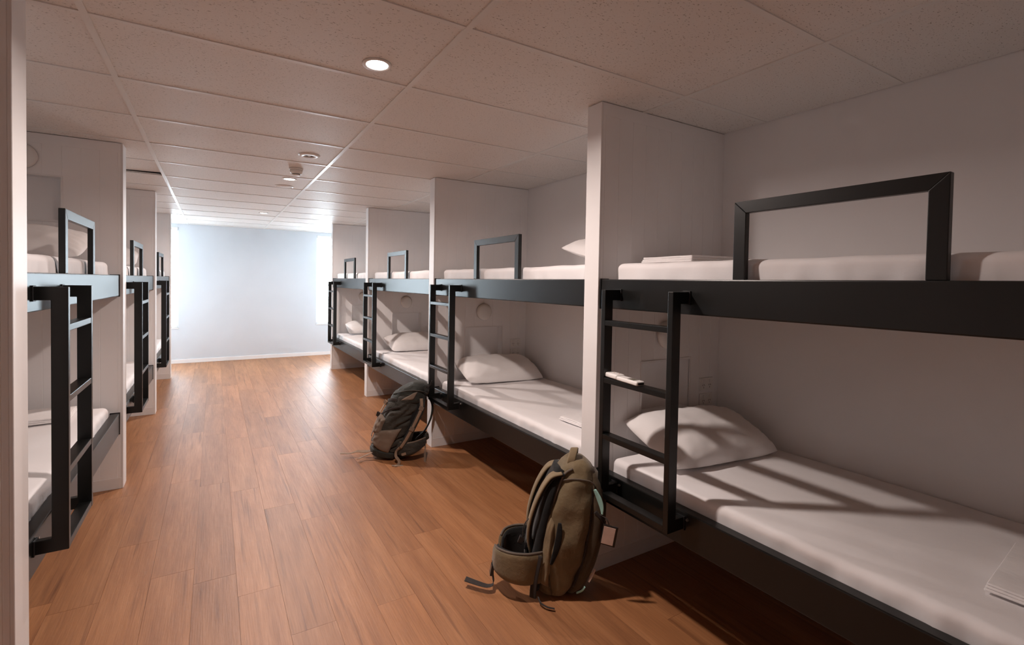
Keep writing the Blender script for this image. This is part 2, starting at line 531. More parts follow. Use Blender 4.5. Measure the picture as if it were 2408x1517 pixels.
for n, (xa, xb, za, zb) in enumerate(WIN):
    bm = bmesh.new()
    t, y0, y1 = 0.045, YB + 0.03, YB + 0.09
    add_box(bm, xa, xa + t, y0, y1, za, zb); add_box(bm, xb - t, xb, y0, y1, za, zb)
    add_box(bm, xa + t, xb - t, y0, y1, za, za + t); add_box(bm, xa + t, xb - t, y0, y1, zb - t, zb)
    add_box(bm, xa + t, xb - t, y0 + 0.01, y1 - 0.01, 1.36, 1.395)
    wobj = structure(link('window_%d' % (n + 1), finish(bm, 'window_frame'), M_ALU))
    box_obj('pane', xa + t, xb - t, y0 + 0.028, y0 + 0.032, za + t, 1.36, M_GLASS, wobj)
    box_obj('pane', xa + t, xb - t, y0 + 0.028, y0 + 0.032, 1.395, zb - t, M_GLASS, wobj)
    box_obj('window_sill', xa - 0.0, xb + 0.0, YB - 0.012, YB + 0.03, za - 0.001, za + 0.018, M_TRIM, wobj, 0.003)
    # horizontal blind hung in the reveal
    bl = empty('venetian_blind', ((xa + xb) / 2, YB + 0.016, zb))
    hw = (xb - xa) / 2 - 0.012
    box_obj('head_rail', -hw, hw, -0.012, 0.012, -0.045, -0.002, M_SLAT, bl, 0.003)
    bm = bmesh.new()
    z = -0.06
    while z > -(zb - za) + 0.05:
        add_prism(bm, [(-0.0115, z - 0.0015), (0, z + 0.0015), (0.0115, z - 0.0015), (0, z + 0.0022)], 'x', -hw, hw)
        z -= 0.024
    sl = link('slats', finish(bm, 'slats'), M_SLAT, bl)
    sl['kind'] = 'stuff'
    box_obj('bottom_rail', -hw, hw, -0.012, 0.012, -(zb - za) + 0.022, -(zb - za) + 0.036, M_SLAT, bl, 0.003)
    for s in (-0.6, 0.6):
        box_obj('cord', s * hw - 0.001, s * hw + 0.001, -0.0135, -0.0125, -(zb - za) + 0.03, -0.04, M_SLAT, bl)
    tag(bl, ('white slat blind in the window past the bunks on the backpack side' if n else
             'white slat blind in the window past the bunks facing the backpacks'), 'blind')
    # sampling portal filling the window opening
    pl = bpy.data.lights.new('window_portal', 'AREA')
    pl.shape = 'RECTANGLE'; pl.size = xb - xa; pl.size_y = zb - za
    pl.cycles.is_portal = True
    po = bpy.data.objects.new('window_portal', pl)
    COL.objects.link(po)
    po.location = ((xa + xb) / 2, YB + 0.125, (za + zb) / 2)
    po.rotation_euler = (-PI / 2, 0, 0)

# ---- partitions between the bays
BW = 0.0985
def make_partition(name, xin, xout, y0, y1, niche_z=None):
    """xin = aisle end, xout = wall end, y0 = face towards the room entrance"""
    s = 1 if xout > xin else -1
    bt = 0.008
    n0, n1 = 0.33, 0.726
    xs = [0.012, n0, n1, abs(xout - xin)]
    bm = bmesh.new()
    def cell(a, b, za, zb, ya, yb):
        xx = sorted((xin + s * a, xin + s * b))
        add_box(bm, xx[0], xx[1], ya, yb, za, zb)
    if niche_z:
        za, zb = niche_z
        cell(xs[0], xs[3], 0, za, y0 + bt, y1)
        cell(xs[0], xs[3], zb, ZC, y0 + bt, y1)
        cell(xs[0], n0, za, zb, y0 + bt, y1)
        cell(n1, xs[3], za, zb, y0 + bt, y1)
        cell(n0, n1, za, zb, y0 + 0.075, y1)
    else:
        cell(xs[0], xs[3], 0, ZC, y0 + bt, y1)
    part = structure(link(name, finish(bm, name), M_BOARD))
    # end cap facing the aisle
    xx = sorted((xin, xin + s * 0.012))
    box_obj('end_cap', xx[0], xx[1], y0 - 0.001, y1 + 0.001, 0, ZC, M_TRIM, part, 0.0025)
    # tongue and groove boards on the face towards the entrance
    def board(a, b, za, zb):
        if b - a < 0.006 or zb - za < 0.006:
            return
        xx = sorted((xin + s * a, xin + s * b))
        c = min(0.0016, (xx[1] - xx[0]) * 0.3)
        bm = bmesh.new()
        add_prism(bm, [(xx[0], y0 + bt), (xx[0], y0 + c * 0.9), (xx[0] + c, y0), (xx[1] - c, y0), (xx[1], y0 + c * 0.9), (xx[1], y0 + bt)], 'z', za, zb)
        link('board', finish(bm, 'board'), M_BOARD, part)
    lo, hi = 0.078, 2.335
    a = 0.012
    edges = [0.012, 0.03]
    while edges[-1] + BW < xs[3]:
        edges.append(edges[-1] + BW)
    edges.append(xs[3])
    for a, b in zip(edges, edges[1:]):
        if not niche_z or b <= n0 or a >= n1:
            board(a, b, lo, hi)
        else:
            za, zb = niche_z
            board(a, b, lo, za); board(a, b, zb, hi)
            if a < n0: board(a, n0, za, zb)
            if b > n1: board(n1, b, za, zb)
    xx = sorted((xin + s * 0.012, xout))
    box_obj('baseboard', xx[0], xx[1], y0 - 0.002, y0 + bt, 0, 0.078, M_TRIM, part, 0.002)
    box_obj('top_rail', xx[0], xx[1], y0 - 0.001, y0 + bt, 2.335, ZC, M_BOARD, part, 0.001)
    if niche_z:                                              # slim frame round the recess
        za, zb = niche_z
        f = 0.011
        xa, xb = sorted((xin + s * n0, xin + s * n1))
        bm = bmesh.new()
        for q in ((xa - f, xb + f, zb, zb + f), (xa - f, xb + f, za - f, za), (xa - f, xa, za, zb), (xb, xb + f, za, zb)):
            add_box(bm, q[0], q[1], y0 - 0.005, y0 + 0.004, q[2], q[3])
        link('niche_frame', finish(bm, 'niche_frame'), M_TRIM, part)
    return part

NICHE_LOW, NICHE_UP = (0.775, 1.055), (1.845, 2.128)
for k in range(-1, 4):
    make_partition('wall_right_partition', XR, XWR, YR0 + k * P, YR0 + k * P + TR, NICHE_LOW)
for k in range(0, 4):
    make_partition('wall_left_partition', XL, XWL, YL0 + k * P, YL0 + k * P + TL, NICHE_UP)

# ================================================================== BUNKS
def make_bunk(name, length, guard_at, dz_up, dz_low):
    """local frame: x into the bay, bay runs to -y from the ladder-end wall face"""
    root = empty(name)
    L = length
    zt, zb = 1.507 + dz_up, 1.362 + dz_up
    lt, lb = 0.540 + dz_low, 0.395 + dz_low
    for nm, za, zz in (('upper_beam', zb, zt), ('lower_beam', lb, lt)):
        bm = bmesh.new(); add_box(bm, 0, 0.05, -L + 0.008, -0.008, za, zz); bev(bm, 0.005, 2)
        link(nm, finish(bm, nm), M_STEEL, root)
        for y in (-0.0075, -L + 0.0005):
            box_obj('end_plate', -0.003, 0.055, y, y + 0.007, za - 0.004, zz + 0.004, M_PLATE, root, 0.002)
    for za in (lb + 0.05, zb + 0.05):
        box_obj('bed_base', 0.051, 0.985, -L + 0.002, -0.002, za, za + 0.03, M_BASE, root)
    # guard: two posts and a mitred top bar
    w, gx0, gx1, gz = 0.045, 0.012, 0.037, 1.800 + dz_up
    gl = 0.60
    ya, yb = -guard_at - gl, -guard_at
    for poly, nm in (([(ya, zt), (ya, gz), (ya + w, gz - w), (ya + w, zt)], 'guard_post'),
                     ([(yb, zt), (yb, gz), (yb - w, gz - w), (yb - w, zt)], 'guard_post'),
                     ([(ya, gz), (yb, gz), (yb - w, gz - w), (ya + w, gz - w)], 'guard_bar')):
        bm = bmesh.new(); add_prism(bm, poly, 'x', gx0, gx1)
        bmesh.ops.recalc_face_normals(bm, faces=bm.faces); bev(bm, 0.0022, 2)
        link(nm, finish(bm, nm), M_STEEL, root)
    # ladder: two C-shaped rails, three rungs, a foot bar, four mounting plates
    rx0, d = -0.102, 0.050
    top, bot = 1.456 + dz_up, 0.470 + dz_low
    r1, r2, rw = -0.118, -0.517, 0.025
    for ya in (r1 - rw, r2):
        poly = [(rx0, bot), (0.0, bot), (0.0, bot + d), (rx0 + d, bot + d), (rx0 + d, top - d), (0.0, top - d), (0.0, top), (rx0, top)]
        bm = bmesh.new(); add_prism(bm, poly, 'y', ya, ya + rw)
        bmesh.ops.recalc_face_normals(bm, faces=bm.faces); bev(bm, 0.0025, 2)
        link('ladder_rail', finish(bm, 'ladder_rail'), M_STEEL, root)
        for zc in (top - d / 2, bot + d / 2):
            box_obj('mount_plate', -0.006, -0.0002, ya - 0.006, ya + rw + 0.006, zc - d / 2 - 0.004, zc + d / 2 + 0.004, M_PLATE, root, 0.0015)
    for zc in (1.300 + dz_up * 0.8, 1.030 + dz_up * 0.5, 0.762 + dz_low):
        bm = bmesh.new(); add_box(bm, rx0 + 0.001, rx0 + d - 0.002, r2 + rw - 0.001, r1 - rw + 0.001, zc - 0.0125, zc + 0.0125); bev(bm, 0.0025, 2)
        link('ladder_rung', finish(bm, 'ladder_rung'), M_STEEL, root)
    bm = bmesh.new(); add_box(bm, rx0 + 0.001, rx0 + d - 0.002, r2 + rw - 0.001, r1 - rw + 0.001, bot, bot + 0.025); bev(bm, 0.0025, 2)
    link('ladder_foot_bar', finish(bm, 'ladder_foot_bar'), M_STEEL, root)
    for ya in (r1 - rw / 2 - 0.03, r2 + rw / 2 - 0.03):           # small bolts through the lower beam
        me = cyl_mesh('bolt', 0.006, 0.005, 0.0, 0.008, 12)
        link('bolt', me, M_SILVER, root, (0.0, ya, bot + 0.045), (0, -PI / 2, 0))
    return root

def dup(root):
    r = root.copy(); COL.objects.link(r)
    for ch in list(root.children):
        c = ch.copy(); COL.objects.link(c); c.parent = r
    return r

BUNKS_R = [
    'black steel bunk bed whose ladder rung carries the white remote',
    'black steel bunk bed between the dark leaning backpack and the upright olive backpack',
    'black steel bunk bed just behind the dark leaning backpack, next bay towards the windows',
    'black steel bunk bed nearest the window on the backpack side of the aisle',
]
BUNKS_L = [
    'black steel bunk bed facing the backpacks, first bay with the plump pillow on top',
    'black steel bunk bed facing the backpacks, middle bay of its row',
    'black steel bunk bed facing the backpacks, bay nearest the window',
]
bR = make_bunk('bunk_bed', P - TR, 0.69, 0.0, 0.0)
for k in range(4):
    o = bR if k == 0 else dup(bR)
    o.location = (XBR, YR0 + k * P, 0)
    tag(o, BUNKS_R[k], 'bunk bed', 'built-in bunk beds')
bL = make_bunk('bunk_bed', P - TL, 0.62, -0.014, -0.008)
for k in range(3):
    o = bL if k == 0 else dup(bL)
    o.location = (XBL, YL0 + TL + k * P, 0)
    o.rotation_euler = (0, 0, PI)
    tag(o, BUNKS_L[k], 'bunk bed', 'built-in bunk beds')

# ------------------------------------------------------------------ mattresses
def mattress_mesh(seed, length, zb, zt):
    def disp(p):
        q = Vector((p.x * 3 + seed, p.y * 3, p.z * 3))
        d = Vector((0, 0, 0))
        if p.z > zt - 0.03:
            d.z += 0.006 * noise.noise(q) + 0.003 * noise.noise(q * 2.7)
        edge = min(p.x - 0.05, 0.12)
        low = max(0.0, 1 - (p.z - zb - 0.05) / 0.09)
        if p.x < 0.10:
            fold = noise.noise(Vector((seed, p.y * 16, p.z * 5)))
            d.x += -0.006 * fold - 0.012 * low * noise.noise(Vector((seed + 9, p.y * 30, p.z * 9)))
        if p.y > -0.12:
            d.y += 0.004 * noise.noise(Vector((p.x * 16, seed, p.z * 5)))
        return d
    return rbox_mesh('mattress', 0.052, 0.980, -length + 0.05, -0.05, zb, zt, 0.032, 26, 70, 5, disp)
ML_R = [mattress_mesh(1.3, P - TR, 0.476, 0.604), mattress_mesh(4.1, P - TR, 1.443, 1.586)]
ML_L = [mattress_mesh(7.7, P - TL, 0.468, 0.596), mattress_mesh(9.2, P - TL, 1.429, 1.572)]
def mattress(me, loc, rz, label):
    o = link('mattress', me, M_SHEET, None, loc, (0, 0, rz))
    tag(o, label, 'mattress', 'white sheeted mattresses')
ORD_R = ['the bunk holding the remote', 'the bunk beside the olive backpack', 'the bunk behind the dark backpack', 'the backpack-side bunk nearest the window']
ORD_L = ['the first bunk facing the backpacks', 'the middle bunk facing the backpacks', 'the window-end bunk facing the backpacks']
for k in range(4):
    for t in (0, 1):
        mattress(ML_R[t], (XBR, YR0 + k * P, 0), 0, 'white sheeted mattress, %s deck of %s' % (('lower', 'upper')[t], ORD_R[k]))
for k in range(3):
    for t in (0, 1):
        mattress(ML_L[t], (XBL, YL0 + TL + k * P, 0), PI, 'white sheeted mattress, %s deck of %s' % (('lower', 'upper')[t], ORD_L[k]))

# ------------------------------------------------------------------ pillows
def pillow_mesh(seed, a=0.385, b=0.205, h=0.108, flat=0.32):
    bm = bmesh.new()
    N, Mm = 44, 32
    grid = {}
    def pt(i, j, side):
        u = -1 + 2 * i / N; v = -1 + 2 * j / Mm
        uu = math.sin(u * PI / 2); vv = math.sin(v * PI / 2)
        ox = a * uu * (1 - 0.05 * vv ** 4 - 0.02 * (1 - vv * vv))
        oy = b * vv * (1 - 0.10 * uu ** 4 - 0.03 * (1 - uu * uu))
        f = max(0.0, (1 - abs(uu) ** 3.6)) ** 0.52 * max(0.0, (1 - abs(vv) ** 2.6)) ** 0.55
        z = h * f
        q = Vector((ox * 7 + seed, oy * 7, side * 3.0))
        wr = 0.010 * noise.noise(q) + 0.006 * noise.noise(q * 2.5)
        rim = 1 - f
        wr += 0.012 * rim * noise.noise(Vector((uu * 9 + seed, vv * 9, 1.7)))
        z = z + wr * min(1, f * 3)
        return Vector((ox, oy, z if side > 0 else -z * flat))
    for side in (1, -1):
        for i in range(N + 1):
            for j in range(Mm + 1):
                edge = i in (0, N) or j in (0, Mm)
                key = (i, j, 0 if edge else side)
                if key not in grid:
                    grid[key] = bm.verts.new(pt(i, j, side))
    for side in (1, -1):
        for i in range(N):
            for j in range(Mm):
                def g(p, q):
                    e = p in (0, N) or q in (0, Mm)
                    return grid[(p, q, 0 if e else side)]
                f = [g(i, j), g(i + 1, j), g(i + 1, j + 1), g(i, j + 1)]
                bm.faces.new(f if side > 0 else list(reversed(f)))
    return finish(bm, 'pillow', True)

PIL = [pillow_mesh(s) for s in (2.0, 5.5, 8.3, 11.9)]
def pillow(me, loc, rot, label):
    o = link('pillow', me, M_PILLOW, None, loc, rot)
    tag(o, label, 'pillow', 'white pillows')
R_ = math.radians
pillow(PIL[0], (2.240, 1.562, 0.690), (R_(20), R_(1), R_(-5)), 'plump white pillow on the lower deck behind the ladder holding the remote')
pillow(PIL[1], (2.262, 3.612, 0.690), (R_(20), R_(1), R_(-3)), 'plump white pillow on the lower deck beside the upright olive backpack')
pillow(PIL[2], (2.270, 5.655, 0.690), (R_(20), 0, R_(2)), 'plump white pillow on the lower deck behind the dark leaning backpack')
pillow(PIL[3], (2.270, 7.705, 0.690), (R_(20), 0, R_(-2)), 'plump white pillow on the lower deck nearest the window on the backpack side')
pillow(PIL[2], (2.270, 2.150, 1.660), (R_(14), 0, R_(2)), 'white pillow propped on the upper deck above the upright olive backpack')
pillow(PIL[0], (-1.075, YL0 + P - 0.235, 1.668), (R_(21), 0, R_(-2)), 'plump white pillow on the upper deck of the first bunk facing the backpacks')
pillow(PIL[3], (-1.060, YL0 + 2 * P - 0.235, 1.668), (R_(21), 0, R_(3)), 'plump white pillow on the upper deck of the middle bunk facing the backpacks')
pillow(PIL[1], (-1.060, YL0 + 3 * P - 0.235, 1.668), (R_(21), 0, R_(-2)), 'plump white pillow on the upper deck facing the backpacks nearest the window')

# ------------------------------------------------------------------ folded linen
def folded_mesh(w, l, h, seed):
    bm_all = bmesh.new()
    n = 3
    for i in range(n):
        z0 = i * h / n
        me = rbox_mesh('layer', -w / 2 + 0.004 * i, w / 2 - 0.003 * i, -l / 2 + 0.003 * i, l / 2 - 0.002 * i, z0, z0 + h / n * 1.02, h / n * 0.5, 12, 12, 1,
                       lambda p: Vector((0, 0, 0.002 * noise.noise(Vector((p.x * 9 + seed, p.y * 9, i))))))
        bm_all.from_mesh(me)
        bpy.data.meshes.remove(me)
    return finish(bm_all, 'folded_towel', True)
def folded(me, loc, rz, label):
    o = link('folded_towel', me, M_TOWEL, None, loc, (0, 0, rz))
    tag(o, label, 'towel', 'folded white towels')
folded(folded_mesh(0.42, 0.32, 0.022, 1), (2.17, 0.30, 0.611), R_(4), 'folded white towel on the lower deck below the bunk guard near the remote')
folded(folded_mesh(0.40, 0.32, 0.030, 2), (2.10, 1.52, 1.592), R_(-6), 'folded white towel on the upper deck above the remote')
folded(folded_mesh(0.42, 0.32, 0.022, 3), (2.15, 2.20, 0.611), R_(3), 'folded white towel on the lower deck beside the upright olive backpack')
folded(folded_mesh(0.50, 0.30, 0.030, 4), (-1.02, 3.80, 0.602), R_(2), 'folded white towel on the lower deck facing the backpacks')

# ------------------------------------------------------------------ bedside lights and sockets
lamp_me = lathe_mesh('wall_light_dish', [(0, 0.034), (0.050, 0.033), (0.068, 0.027), (0.077, 0.016), (0.078, 0.0), (0, 0)], 44)
base_me = cyl_mesh('wall_light_base', 0.066, 0.066, -0.006, 0.0, 32)
def wall_light(x, y, z, label):
    r = empty('wall_light', (x, y, z)); r.rotation_euler = (PI / 2, 0, 0)
    link('cover', lamp_me, M_PLASTIC, r, (0, 0, 0.006)); link('base', base_me, M_PLASTIC, r, (0, 0, 0.006))
    tag(r, label, 'wall light', 'round bedside wall lights')
for k in range(4):
    wall_light(XR + 0.517, YR0 + k * P, 1.205, 'round white wall light over the lower deck of ' + ORD_R[k])
for k in range(1, 4):
    wall_light(XL - 0.517, YL0 + k * P, 2.242, 'round white wall light above the upper deck of ' + ORD_L[k - 1])
plate_bm = bmesh.new(); add_box(plate_bm, -0.058, 0.058, -0.009, 0.0, -0.037, 0.037); bev(plate_bm, 0.003, 2)
plate_me = finish(plate_bm, 'plate')
sw_bm = bmesh.new(); add_box(sw_bm, -0.006, 0.006, -0.0135, -0.008, -0.010, 0.010); bev(sw_bm, 0.0015, 2)
sw_me = finish(sw_bm, 'switch')
pin_bm = bmesh.new(); add_box(pin_bm, -0.0012, 0.0012, -0.0098, -0.008, -0.005, 0.005); pin_me = finish(pin_bm, 'pin_slot')
for k in range(4):
    for dz, nm in ((0.895, 'upper'), (0.802, 'lower')):
        r = empty('power_socket', (2.575, YR0 + k * P, dz))
        link('plate', plate_me, M_PLASTIC, r)
        for sx in (-0.028, 0.028):
            link('switch', sw_me, M_PLASTIC, r, (sx, 0, 0.018))
            for a, qx, qz in ((0.5, -0.007, -0.006), (-0.5, 0.007, -0.006), (0, 0, -0.020)):
                link('pin_slot', pin_me, M_DARK, r, (sx + qx, 0, qz), (0, a, 0))
        tag(r, '%s white power socket at the pillow end of %s' % (nm, ORD_R[k]), 'socket', 'white power sockets')

# ------------------------------------------------------------------ ceiling fittings
ring_me = lathe_mesh('trim_ring', [(0.046, -0.004), (0.052, -0.007), (0.060, -0.006), (0.062, 0.0), (0.046, 0.0), (0.046, -0.004)], 44)
lens_me = lathe_mesh('lens', [(0, -0.003), (0.046, -0.003), (0.046, 0.0), (0, 0.0)], 40)
for i, (x, y, lab) in enumerate(((0.602, 1.977, 'lit round downlight in the ceiling over the aisle beside the upright olive backpack'),
                                 (0.600, 4.628, 'lit round downlight in the ceiling just past the smoke detector'),
                                 (0.598, 7.202, 'lit round downlight in the ceiling nearest the far white wall'))):
    r = empty('downlight', (x, y, ZC + 0.0035))
    link('trim_ring', ring_me, M_PLASTIC, r)
    link('lens', lens_me, M_LENS, r)
    ld = bpy.data.lights.new('downlight_glow', 'AREA')
    ld.shape = 'DISK'; ld.size = 0.10; ld.energy = LAMP_WATT; ld.color = LAMP_COLOR; ld.spread = R_(165)
    lo = bpy.data.objects.new('downlight_glow', ld); COL.objects.link(lo)
    lo.parent = r; lo.location = (0, 0, -0.009)
    tag(r, lab, 'downlight', 'ceiling downlights')
# unlit round vent with a dark middle
r = empty('ceiling_vent', (0.610, 3.668, ZC + 0.0035))
link('flange', lathe_mesh('flange', [(0.036, -0.004), (0.040, -0.012), (0.062, -0.008), (0.077, -0.002), (0.077, 0.0), (0.036, 0.0), (0.036, -0.004)], 44), M_PLASTIC, r)
link('throat', lathe_mesh('throat', [(0, -0.0015), (0.036, -0.0015), (0.036, 0), (0, 0)], 32), M_GREY, r)
link('hub', lathe_mesh('hub', [(0, -0.010), (0.008, -0.009), (0.012, -0.004), (0.012, -0.0015), (0, -0.0015)], 20), M_PLASTIC, r)
tag(r, 'round white ceiling vent with a dark grey middle', 'vent')
# smoke detector
r = empty('smoke_detector', (0.591, 4.170, ZC + 0.0035))
link('base', lathe_mesh('base', [(0, 0), (0.054, 0), (0.054, -0.010), (0.050, -0.014), (0, -0.014)], 36), M_PLASTIC, r)
link('body', lathe_mesh('body', [(0, -0.014), (0.050, -0.014), (0.049, -0.034), (0.040, -0.046), (0.0, -0.046)], 36), M_PLASTIC, r)
link('vent_band', lathe_mesh('vent_band', [(0.0, -0.046), (0.034, -0.046), (0.034, -0.051), (0, -0.051)], 36), M_DARK, r)
link('cap', lathe_mesh('cap', [(0.0, -0.051), (0.036, -0.051), (0.033, -0.057), (0.015, -0.060), (0, -0.060)], 36), M_PLASTIC, r)
tag(r, 'white domed smoke detector hanging from the ceiling', 'smoke detector')
# flat round cover plate
r = empty('ceiling_cover_plate', (0.602, 5.030, ZC + 0.0035))
link('disc', lathe_mesh('disc', [(0, -0.004), (0.068, -0.004), (0.072, -0.002), (0.072, 0), (0, 0)], 44), M_TILE, r)
link('rim', lathe_mesh('rim', [(0.072, -0.006), (0.084, -0.005), (0.088, 0), (0.072, 0), (0.072, -0.006)], 44), M_PLASTIC, r)
tag(r, 'flat round white cover plate in the ceiling past the second downlight', 'cover plate')

# ------------------------------------------------------------------ remote control on the ladder rung
r = empty('remote_control', (XBR - 0.078, YR0 - 0.240, 1.0428)); r.rotation_euler = (0, 0, R_(-97)); r.scale = (1.12, 1.12, 1.12)
def rem_disp(p):
    return Vector((0, 0, 0))
link('body', rbox_mesh('body', -0.020, 0.105, -0.021, 0.021, 0.0, 0.017, 0.006, 10, 4, 2), M_PLASTIC, r)
link('flip_cover', rbox_mesh('flip_cover', -0.105, -0.012, -0.0235, 0.0235, 0.001, 0.022, 0.008, 10, 4, 2), M_PLASTIC, r)
bm = bmesh.new(); add_box(bm, 0.040, 0.078, -0.013, 0.013, 0.0168, 0.0176); link('screen', finish(bm, 'screen'), M_GREY, r)
bm = bmesh.new(); add_box(bm, 0.1035, 0.1055, -0.014, 0.014, 0.004, 0.013); link('sender_window', finish(bm, 'sender_window'), M_BUCKLE, r)
for q in (-0.030, -0.060):
    link('button', cyl_mesh('button', 0.004, 0.0035, 0.0215, 0.0235, 14), M_CARD, r, (q, 0.004, 0))
tag(r, 'white air conditioner remote control lying on a ladder rung', 'remote')

# ================================================================== BACKPACKS
def body_fn(rings, lean=None, ex=2.6):
    """rings: (v, u0, u1, w0, w1).  Returns point(theta, v)"""
    vsr = [q[0] for q in rings]
    def interp(v):
        if v <= vsr[0]: return rings[0][1:]
        if v >= vsr[-1]: return rings[-1][1:]
        for i in range(len(rings) - 1):
            if vsr[i] <= v <= vsr[i + 1]:
                t = (v - vsr[i]) / (vsr[i + 1] - vsr[i])
                p0 = rings[max(i - 1, 0)][1:]; p1 = rings[i][1:]; p2 = rings[i + 1][1:]; p3 = rings[min(i + 2, len(rings) - 1)][1:]
                return [0.5 * (2 * b + (c - a) * t + (2 * a - 5 * b + 4 * c - d) * t * t + (3 * b - a - 3 * c + d) * t ** 3) for a, b, c, d in zip(p0, p1, p2, p3)]
    def point(th, v, off=0.0):
        u0, u1, w0, w1 = interp(v)
        cu, cw, hu, hw = (u0 + u1) / 2, (w0 + w1) / 2, (u1 - u0) / 2 + off, (w1 - w0) / 2 + off
        c, s = math.cos(th), math.sin(th)
        k = 2.0 / ex
        return Vector((cu + hu * math.copysign(abs(c) ** k, c), cw + hw * math.copysign(abs(s) ** k, s), v))
    return point

def loft_mesh(name, point, v0, v1, nv=40, nt=64, disp=None, th0=None, th1=None, off=0.0):
    bm = bmesh.new()
    rings = []
    for j in range(nv + 1):
        v = v0 + (v1 - v0) * j / nv
        ring = []
        for i in range(nt):
            th = 2 * PI * i / nt
            p = point(th, v, off)
            if disp:
                n = Vector((math.cos(th), math.sin(th), 0))
                p = p + n * disp(th, v, p)
            ring.append(bm.verts.new(p))
        rings.append(ring)
    for a, b in zip(rings, rings[1:]):
        for i in range(nt):
            bm.faces.new((a[i], a[(i + 1) % nt], b[(i + 1) % nt], b[i]))
    for ring, fl in ((rings[0], True), (rings[-1], False)):
        c = sum((q.co for q in ring), Vector()) / nt
        cv = bm.verts.new(c)
        for i in range(nt):
            bm.faces.new((ring[i], ring[(i + 1) % nt], cv))
    return finish(bm, name, True)

def patch_mesh(name, point, outline_fn, nu=14, nv=14, off=0.012, disp=None):
    """raised cloth patch lying on a body; outline_fn(s, t) -> (theta, v), s and t in 0..1"""
    bm = bmesh.new()
    top, bot = {}, {}
    for i in range(nu + 1):
        for j in range(nv + 1):
            s, t = i / nu, j / nv
            th, v = outline_fn(s, t)
            edge = min(s, 1 - s, t, 1 - t)
            o = off * min(1, edge * 7) ** 0.5
            if disp:
                o += disp(s, t) * min(1, edge * 6)
            top[i, j] = bm.verts.new(point(th, v, 0.001 + o))
            bot[i, j] = bm.verts.new(point(th, v, -0.006))
    for i in range(nu):
        for j in range(nv):
            bm.faces.new((top[i, j], top[i + 1, j], top[i + 1, j + 1], top[i, j + 1]))
            bm.faces.new((bot[i, j], bot[i, j + 1], bot[i + 1, j + 1], bot[i + 1, j]))
    for i in range(nu):
        bm.faces.new((top[i, 0], bot[i, 0], bot[i + 1, 0], top[i + 1, 0]))
        bm.faces.new((top[i, nv], top[i + 1, nv], bot[i + 1, nv], bot[i, nv]))
    for j in range(nv):
        bm.faces.new((top[0, j], top[0, j + 1], bot[0, j + 1], bot[0, j]))
        bm.faces.new((top[nu, j], bot[nu, j], bot[nu, j + 1], top[nu, j + 1]))
    return finish(bm, name, True)

def on(point, tv, off=0.004):
    return [point(math.radians(a), v, off) for a, v in tv]

def small_box(name, c, size, mat, parent, rot=(0, 0, 0), bevel=0.002):
    bm = bmesh.new()
    add_box(bm, -size[0] / 2, size[0] / 2, -size[1] / 2, size[1] / 2, -size[2] / 2, size[2] / 2)
    bev(bm, bevel, 2)
    return link(name, finish(bm, name), mat, parent, c, rot)

